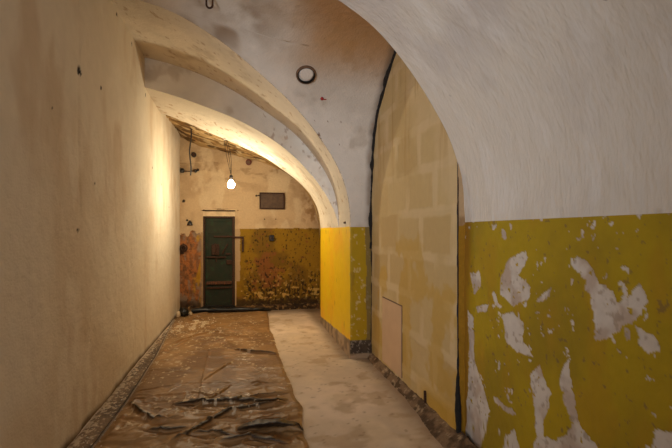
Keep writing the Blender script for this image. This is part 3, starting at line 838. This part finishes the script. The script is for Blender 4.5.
def make_strip():
    y = np.arange(2.62, 8.25, .012); u = np.linspace(0, 1, 40)
    Y, U = np.meshgrid(y, u, indexing='ij')
    x0 = XL + .014 + .010 * (fbm(Y * 5, 0 * Y, 0, 3, 191) - .5); x1 = seam_x(Y) - .018
    X = x0 + (x1 - x0) * U
    Z = .007 + .012 * fbm(X * 9, Y * 9, 0, 4, 192) * sstep(0, .15, U) + .014 * sstep(.86, .97, U)
    n = fbm(X * 5, Y * 3, 0, 5, 193)
    col = mix(lin(122, 98, 74) + 0 * X[..., None], lin(92, 72, 54), sstep(.4, .6, n))
    dust = sstep(.57, .63, fbm(X * 46, Y * 34, 0, 4, 194) + .16 * sstep(.55, .05, U) - .1 * sstep(.3, .8, U) + .2 * sstep(6.6, 7.3, Y))
    col = mix(col, lin(198, 178, 152), .85 * dust)
    col = mix(col, lin(30, 23, 18), .8 * sstep(.93, .98, U))
    o = grid('dust_strip', np.stack([X, Y, Z], -1), M['strip'], col)
    tag(o, 'narrow plastic strip flecked with white plaster dust along the cream wall foot', 'plastic strip')
make_strip()

# crumbs nobody could count
def make_crumbs():
    rng = np.random.default_rng(7); V, Fs = [], []
    def crumb(x, y, z, r):
        b_ = len(V)
        for sx, sy, sz in ((1, 0, 0), (-1, 0, 0), (0, 1, 0), (0, -1, 0), (0, 0, 1), (0, 0, -1)):
            k = r * rng.uniform(.6, 1.3)
            V.append((x + sx * k, y + sy * k, z + .6 * r + sz * k * .6))
        for a in (0, 1):
            for c in (2, 3):
                for d in (4, 5):
                    Fs.append((b_ + a, b_ + c, b_ + d))
    for _ in range(170):
        y = rng.uniform(2.7, 8.1); x = XL + .05 + .2 * rng.random() ** 1.5
        crumb(x, y, .012, rng.uniform(.004, .010))
    for _ in range(80):
        crumb(rng.normal(-.85, .2), rng.normal(7.35, .35), .03, rng.uniform(.006, .014))
    o = raw_mesh('plaster_crumbs', V, Fs, M['crumb'], smooth=False)
    o['kind'] = 'stuff'; tag(o, 'white plaster crumbs scattered along the wall foot and over the plastic', 'plaster crumbs')
make_crumbs()

def lump(name, c, r, mat, seed, amp=.5):
    th = np.linspace(0, math.pi, 28); ph = np.linspace(0, 2 * math.pi, 49)
    T, Pp = np.meshgrid(th, ph, indexing='ij')
    d = np.stack([np.sin(T) * np.cos(Pp), np.sin(T) * np.sin(Pp), np.cos(T)], -1)
    k = 1 + amp * (np.abs(2 * fbm(d[..., 0] * 2.5 + 9, d[..., 1] * 2.5 + 9, d[..., 2] * 2.5 + 9, 4, seed) - 1) - .3)
    P = np.array(c) + d * k[..., None] * np.array(r)
    P[..., 2] = np.maximum(P[..., 2], c[2] - r[2] * .8)
    return grid(name, P, mat, np.broadcast_to(lin(200, 180, 150), P.shape))

cx, cy = on_floor(181, 313.5)
tag(lump('plastic_bag', (-1.10, 8.26, .088), (.085, .085, .085), M['black'], 201, .7), 'crumpled black plastic bag in the corner where the cream wall meets the end wall', 'plastic bag')
tag(lump('plaster_chunk', (-.985, 8.30, .05), (.035, .03, .035), M['old'], 203, .6), 'small pale plaster chunk on the sheet beside the black bag', 'plaster chunk')
tag(lump('plaster_lump', (-1.17, 8.12, .075), (.04, .05, .055), M['old'], 205, .6), 'pale plaster lump leaning on the foot of the cream wall', 'plaster lump')

def make_roll():
    t = np.linspace(0, 1, 70)
    pts = np.stack([-1.0 + 1.45 * t, 8.56 + .03 * np.sin(t * 7), .05 + .012 * np.sin(t * 11)], 1)
    r = .042 * (.7 + .6 * fbm(t * 9, 0 * t, 0, 3, 211)) * np.minimum(1, .45 + 3 * (1 - t))
    pts[:, 2] = r + .008
    tag(MB().tube(pts, r, 12).build('rolled_plastic', M['black'], smooth=True), 'black rolled-up plastic edge lying along the threshold of the green door', 'rolled plastic')
make_roll()

# bare bulb ----------------------------------------------------------------
BX, BY, BZ = -.238, 7.02, 2.22
def make_bulb():
    t = thing('hanging_bulb', 'bare glowing light bulb hanging on thin wires from the lower arch', 'light bulb', (BX, BY, BZ))
    MB().lathe([(.001, -.055), (.022, -.051), (.04, -.037), (.051, -.014), (.053, .006), (.047, .028), (.036, .046), (.026, .06), (.020, .072)], (BX, BY, BZ), n=28).build('glass', M['bulb'], t, True)
    MB().lathe([(.021, .068), (.024, .072), (.024, .10), (.027, .105), (.027, .135), (.015, .15), (.008, .155)], (BX, BY, BZ), n=20).build('socket', M['socket'], t, True)
    s = np.linspace(0, 1, 24)
    top = np.array([-.325, 7.0, 2.93])
    for k, (dx, sw) in enumerate(((0, .012), (-.02, -.012), (.02, .03))):
        a = top + np.array([dx, 0.012 * k, 0]); b_ = np.array([BX, BY, BZ + .15])
        p = a + (b_ - a) * s[:, None]; p[:, 0] += sw * np.sin(s * math.pi) ; p[:, 1] += .02 * np.sin(s * 6 + k)
        MB().tube(p, .0038, 6).build('wire', M['cable'], t, True)
    MB().lathe([(.018, -.03), (.026, -.015), (.026, .06)], tuple(top), n=16).build('ceiling_cap', M['white'], t, True)
make_bulb()

# dangling cable from the end chamber ceiling
def make_cable():
    s = np.linspace(0, 1, 30)
    p = np.stack([-.90 + .012 * np.sin(s * 9) - .008 * s, 7.62 + 0 * s, 3.24 - .82 * s], 1)
    tag(MB().tube(p, .011, 8).build('hanging_cable', M['cable'], smooth=True), 'loose black cable end dangling from the flaking ceiling near the cream wall', 'cable')
make_cable()

# fittings on the end wall
def wallbox(name, x0, x1, z0, z1, d, mat, label, cat, ch=.006):
    return tag(MB().box(x0, x1, YB - d, YB + .02, z0, z1, ch).build(name, mat), label, cat)
t = thing('metal_hatch', 'dark brown rectangular metal hatch high on the end wall above the yellow dado', 'hatch', (.48, YB - .02, 1.95))
MB().box(.245, .71, YB - .03, YB + .02, 1.95, 2.257, .006).build('plate', M['plate'], t)
MB().box(.235, .72, YB - .042, YB - .02, 2.235, 2.265, .004).box(.235, .72, YB - .042, YB - .02, 1.942, 1.968, .004).box(.235, .262, YB - .042, YB - .02, 1.968, 2.235, .004).box(.693, .72, YB - .042, YB - .02, 1.968, 2.235, .004).build('frame', M['iron'], t)
MB().tube([(.20, YB - .03, 2.205), (.25, YB - .045, 2.205)], .012, 8).build('pin', M['iron'], t)
t = thing('wall_switch', 'small dark square switch on the yellow dado of the end wall', 'switch', (.468, YB - .02, 1.33))
MB().box(.425, .515, YB - .04, YB + .02, 1.325, 1.44, .008).build('plate', M['socket'], t)
MB().box(.457, .483, YB - .052, YB - .035, 1.365, 1.40, .004).build('rocker', M['iron'], t)
t = thing('door_bracket', 'dark iron L-shaped hasp bracket fixed beside the green door', 'bracket', (-.13, YB - .02, 1.12))
MB().box(-.29, -.06, YB - .045, YB - .02, 1.385, 1.415, .004).build('bar', M['iron'], t)
MB().box(-.10, -.06, YB - .04, YB - .015, 1.12, 1.385, .004).build('drop_leg', M['iron'], t)
for zz in (1.36, 1.15):
    MB().lathe([(.016, 0), (.016, .02), (.008, .028)], (-.08, YB - .035, zz), (0, -1, 0), 10).build('bolt', M['plate'], t)
t = thing('bell_box', 'small dark bell-shaped fitting on the white plaster beside the top of the door', 'wall fitting', (-1.05, YB - .02, 1.635))
MB().lathe([(.045, 0), (.045, .015), (.036, .04), (.02, .065), (.012, .085)], (-1.05, YB - .03, 1.635), n=16).build('hood', M['socket'], t, True)
MB().box(-1.10, -1.0, YB - .02, YB + .02, 1.625, 1.64, .002).build('back_plate', M['iron'], t)
t = thing('pipe_stub', 'dark rusty pipe stub poking out of the bare brick-red plaster in the corner', 'pipe stub', (-1.19, YB - .1, 1.2))
MB().lathe([(.075, 0), (.075, .02), (.05, .025), (.05, .10), (.035, .10), (.035, .05)], (-1.165, YB - .0, 1.2), (0, -1, 0), 18).build('pipe', M['iron'], t, True)
MB().box(-1.215, -1.16, YB - .05, YB, 1.09, 1.16, .006).build('clamp', M['iron'], t)
t = thing('junction_box', 'round dark junction box on the end wall just below the ceiling', 'junction box', (-.98, YB - .02, 2.92))
MB().lathe([(.048, 0), (.048, .03), (.040, .04)], (-.98, YB - .01, 2.95), (0, -1, 0), 20).build('box', M['socket'], t, True)
MB().lathe([(.03, 0), (.03, .01), (.01, .014)], (-.98, YB - .048, 2.95), (0, -1, 0), 16).build('lid', M['iron'], t, True)
t = thing('cable_bracket', 'two dark insulators on a thin wall rail at the height of the dangling cable', 'bracket', (-1.05, YB - .03, 2.62))
MB().tube([(-1.21, YB - .03, 2.645), (-1.05, YB - .035, 2.635), (-.88, YB - .03, 2.66)], .009, 8).build('rail', M['iron'], t, True)
for x_, z_, r_ in ((-1.185, 2.645, .042), (-.945, 2.645, .03), (-.90, 2.665, .022)):
    MB().lathe([(r_ * .6, -r_), (r_, -r_ * .5), (r_, r_ * .4), (r_ * .5, r_)], (x_, YB - .045, z_), n=14).build('insulator', M['socket'], t, True)
t = thing('pipe_sleeve', 'reddish round pipe sleeve at the top of the end wall beside the bulb wires', 'pipe sleeve', (.047, YB - .05, 2.85))
MB().lathe([(.038, -.02), (.052, -.02), (.056, .06), (.050, .065), (.038, .065), (.036, .0)], (.03, YB - .02, 2.835), (0, -1, 0), 22).build('collar', M['rustred'], t, True)
MB().lathe([(.037, 0), (.037, .02), (.02, .03)], (.03, YB - .03, 2.835), (0, -1, 0), 18).build('plug', M['brownpipe'], t, True)

# fittings in the vault -----------------------------------------------------
def web_point(px, py):
    a = (px - 336) / F
    k = (SP + a * CP) / (CP - a * SP)
    best = None
    for Y in np.arange(5.2, 3.0, -.002):
        X = k * Y; z = EYE + (232 - py) * (X * SP + Y * CP) / F
        zz = np.interp(-Y, -L0[:, 0], L0[:, 1]) + float(web_rise(X))
        if best is None or abs(z - zz) < best[0]: best = (abs(z - zz), X, Y, zz)
    return np.array(best[1:])
def web_normal(p):
    e = .05
    s = (np.interp(-(p[1] + e), -L0[:, 0], L0[:, 1]) - np.interp(-(p[1] - e), -L0[:, 0], L0[:, 1])) / (2 * e)
    n = np.array([0, s, -1.0]); return n / np.linalg.norm(n)
p = web_point(306, 74); n = web_normal(p)
t = thing('vent_pipe', 'round white-capped vent pipe let into the grey vault', 'vent', tuple(map(float, p)))
R = .099
MB().lathe([(R, -.06), (R + .006, .012), (R + .002, .03), (R - .010, .032), (R - .014, .02), (R - .016, -.05)], p, n, 40).build('collar', M['brownpipe'], t, True)
MB().lathe([(.001, -.055), (R - .013, -.05), (R - .013, -.052)], p, n, 32).lathe([(R - .0165, -.05), (R - .0165, .022), (R - .008, .0335), (R - .014, .034), (R - .019, .022), (R - .019, -.05)], p, n, 40).build('shaft', M['black'], t, True)  # black lining stands for the shadow in the gap around the cap
up = np.cross(n, np.cross((0, 0, 1.), n)); up /= np.linalg.norm(up)
MB().lathe([(R - .042, -.02), (R - .026, .004), (R - .026, .020), (R - .033, .028), (.002, .031)], p + up * .020 + n * .006, n, 36).build('cap', M['white'], t, True)
p = web_point(322, 98.5); n = web_normal(p)
t = thing('wall_anchor', 'tiny red anchor plug in the grey vault below the round vent', 'anchor', tuple(map(float, p)))
MB().lathe([(.018, -.02), (.018, .012), (.010, .02)], p, n, 14).build('plug', M['red'], t, True)
MB().tube([p + n * .012, p + n * .018 + np.array([.03, 0, 0]), p + n * .012 + np.array([.045, 0, 0])], .005, 6).build('tail', M['red'], t, True)
p = web_point(209.5, -4)
t = thing('ceiling_hook', 'dark iron loop hook hanging from the top of the vault', 'hook', tuple(map(float, p)))
a = np.linspace(0, math.pi, 22)
w, drop = .026, .075
q = [(p[0] - w, p[1], p[2] + .06)] + [(p[0] - w * math.cos(k), p[1], p[2] - drop - .03 * math.sin(k)) for k in a] + [(p[0] + w, p[1], p[2] + .06)]
MB().tube(q, .0085, 10).build('loop', M['iron'], t, True)

# fittings in the block infill ---------------------------------------------
ya, yb = on_x(383.3, 300, XI)[0], on_x(402.2, 300, XI)[0]
t = thing('access_panel', 'pale flush access panel with a thin dark outline low in the block infill', 'access panel', (XI - .005, (ya + yb) / 2, .09))
MB().box(XI - .012, XI + .02, yb, ya, .10, .785).build('panel', M['pinkboard'], t)
MB().box(XI - .007, XI + .02, ya, ya + .012, .11, .793).box(XI - .007, XI + .02, yb - .004, ya + .012, .785, .795).box(XI - .007, XI + .02, yb - .006, yb, .10, .785).build('seam', M['brownpipe'], t)
ys = on_x(426, 396, XI)[0]
tag(MB().box(XI - .018, XI + .02, ys - .008, ys + .008, .085, .18).build('iron_peg', M['iron']), 'short dark iron peg standing at the foot of the block infill', 'peg')

# chips of paint-scarred holes on the pier side
tag(MB().box(XP - .012, XP + .03, 5.42, 5.50, 1.605, 1.63, .003).build('iron_cleat', M['iron']), 'small dark iron cleat on the arch foot just above the yellow paint', 'cleat')

# ================================================================== LIGHT, CAMERA
w = bpy.data.worlds.new('World'); bpy.context.scene.world = w; w.use_nodes = True
bg = w.node_tree.nodes['Background']; bg.inputs[0].default_value = (.55, .68, 1, 1); bg.inputs[1].default_value = .02
def area(name, loc, direction, sx, sy, power, col):
    d = bpy.data.lights.new(name, 'AREA'); d.shape = 'RECTANGLE'; d.size = sx; d.size_y = sy; d.energy = power; d.color = col
    if 'bay' in name: d.spread = math.radians(75)
    o = bpy.data.objects.new(name, d); C.objects.link(o); o.location = loc
    from mathutils import Vector
    o.rotation_euler = Vector(direction).to_track_quat('-Z', 'Y').to_euler()
    return o
area('bay_fill_lamp', (-2.1, -.3, 1.5), (2.9, 4.6, .8), 1.0, 1.5, 23, (.88, .93, 1.0))  # unseen lamp added in the bay, aimed and narrowed to brighten wall and vault
area('end_window_daylight', (0, -2.15, 1.65), (0, 1, 0), 1.7, 1.6, 24, (.88, .93, 1.0))

cam = bpy.data.cameras.new('camera'); co = bpy.data.objects.new('camera', cam); C.objects.link(co)
cam.sensor_width = 36; cam.lens = 24; cam.shift_y = 8 / 672; cam.clip_start = .05
co.location = (0, 0, EYE); co.rotation_euler = (math.pi / 2, 0, -PSI)
s = bpy.context.scene; s.camera = co
s.view_settings.view_transform = 'Standard'; s.view_settings.look = 'None'; s.view_settings.gamma = 1; s.view_settings.exposure = 0
s.view_settings.use_curve_mapping = False
s.cycles.use_denoising = True
s.cycles.max_bounces = 8; s.cycles.diffuse_bounces = 5
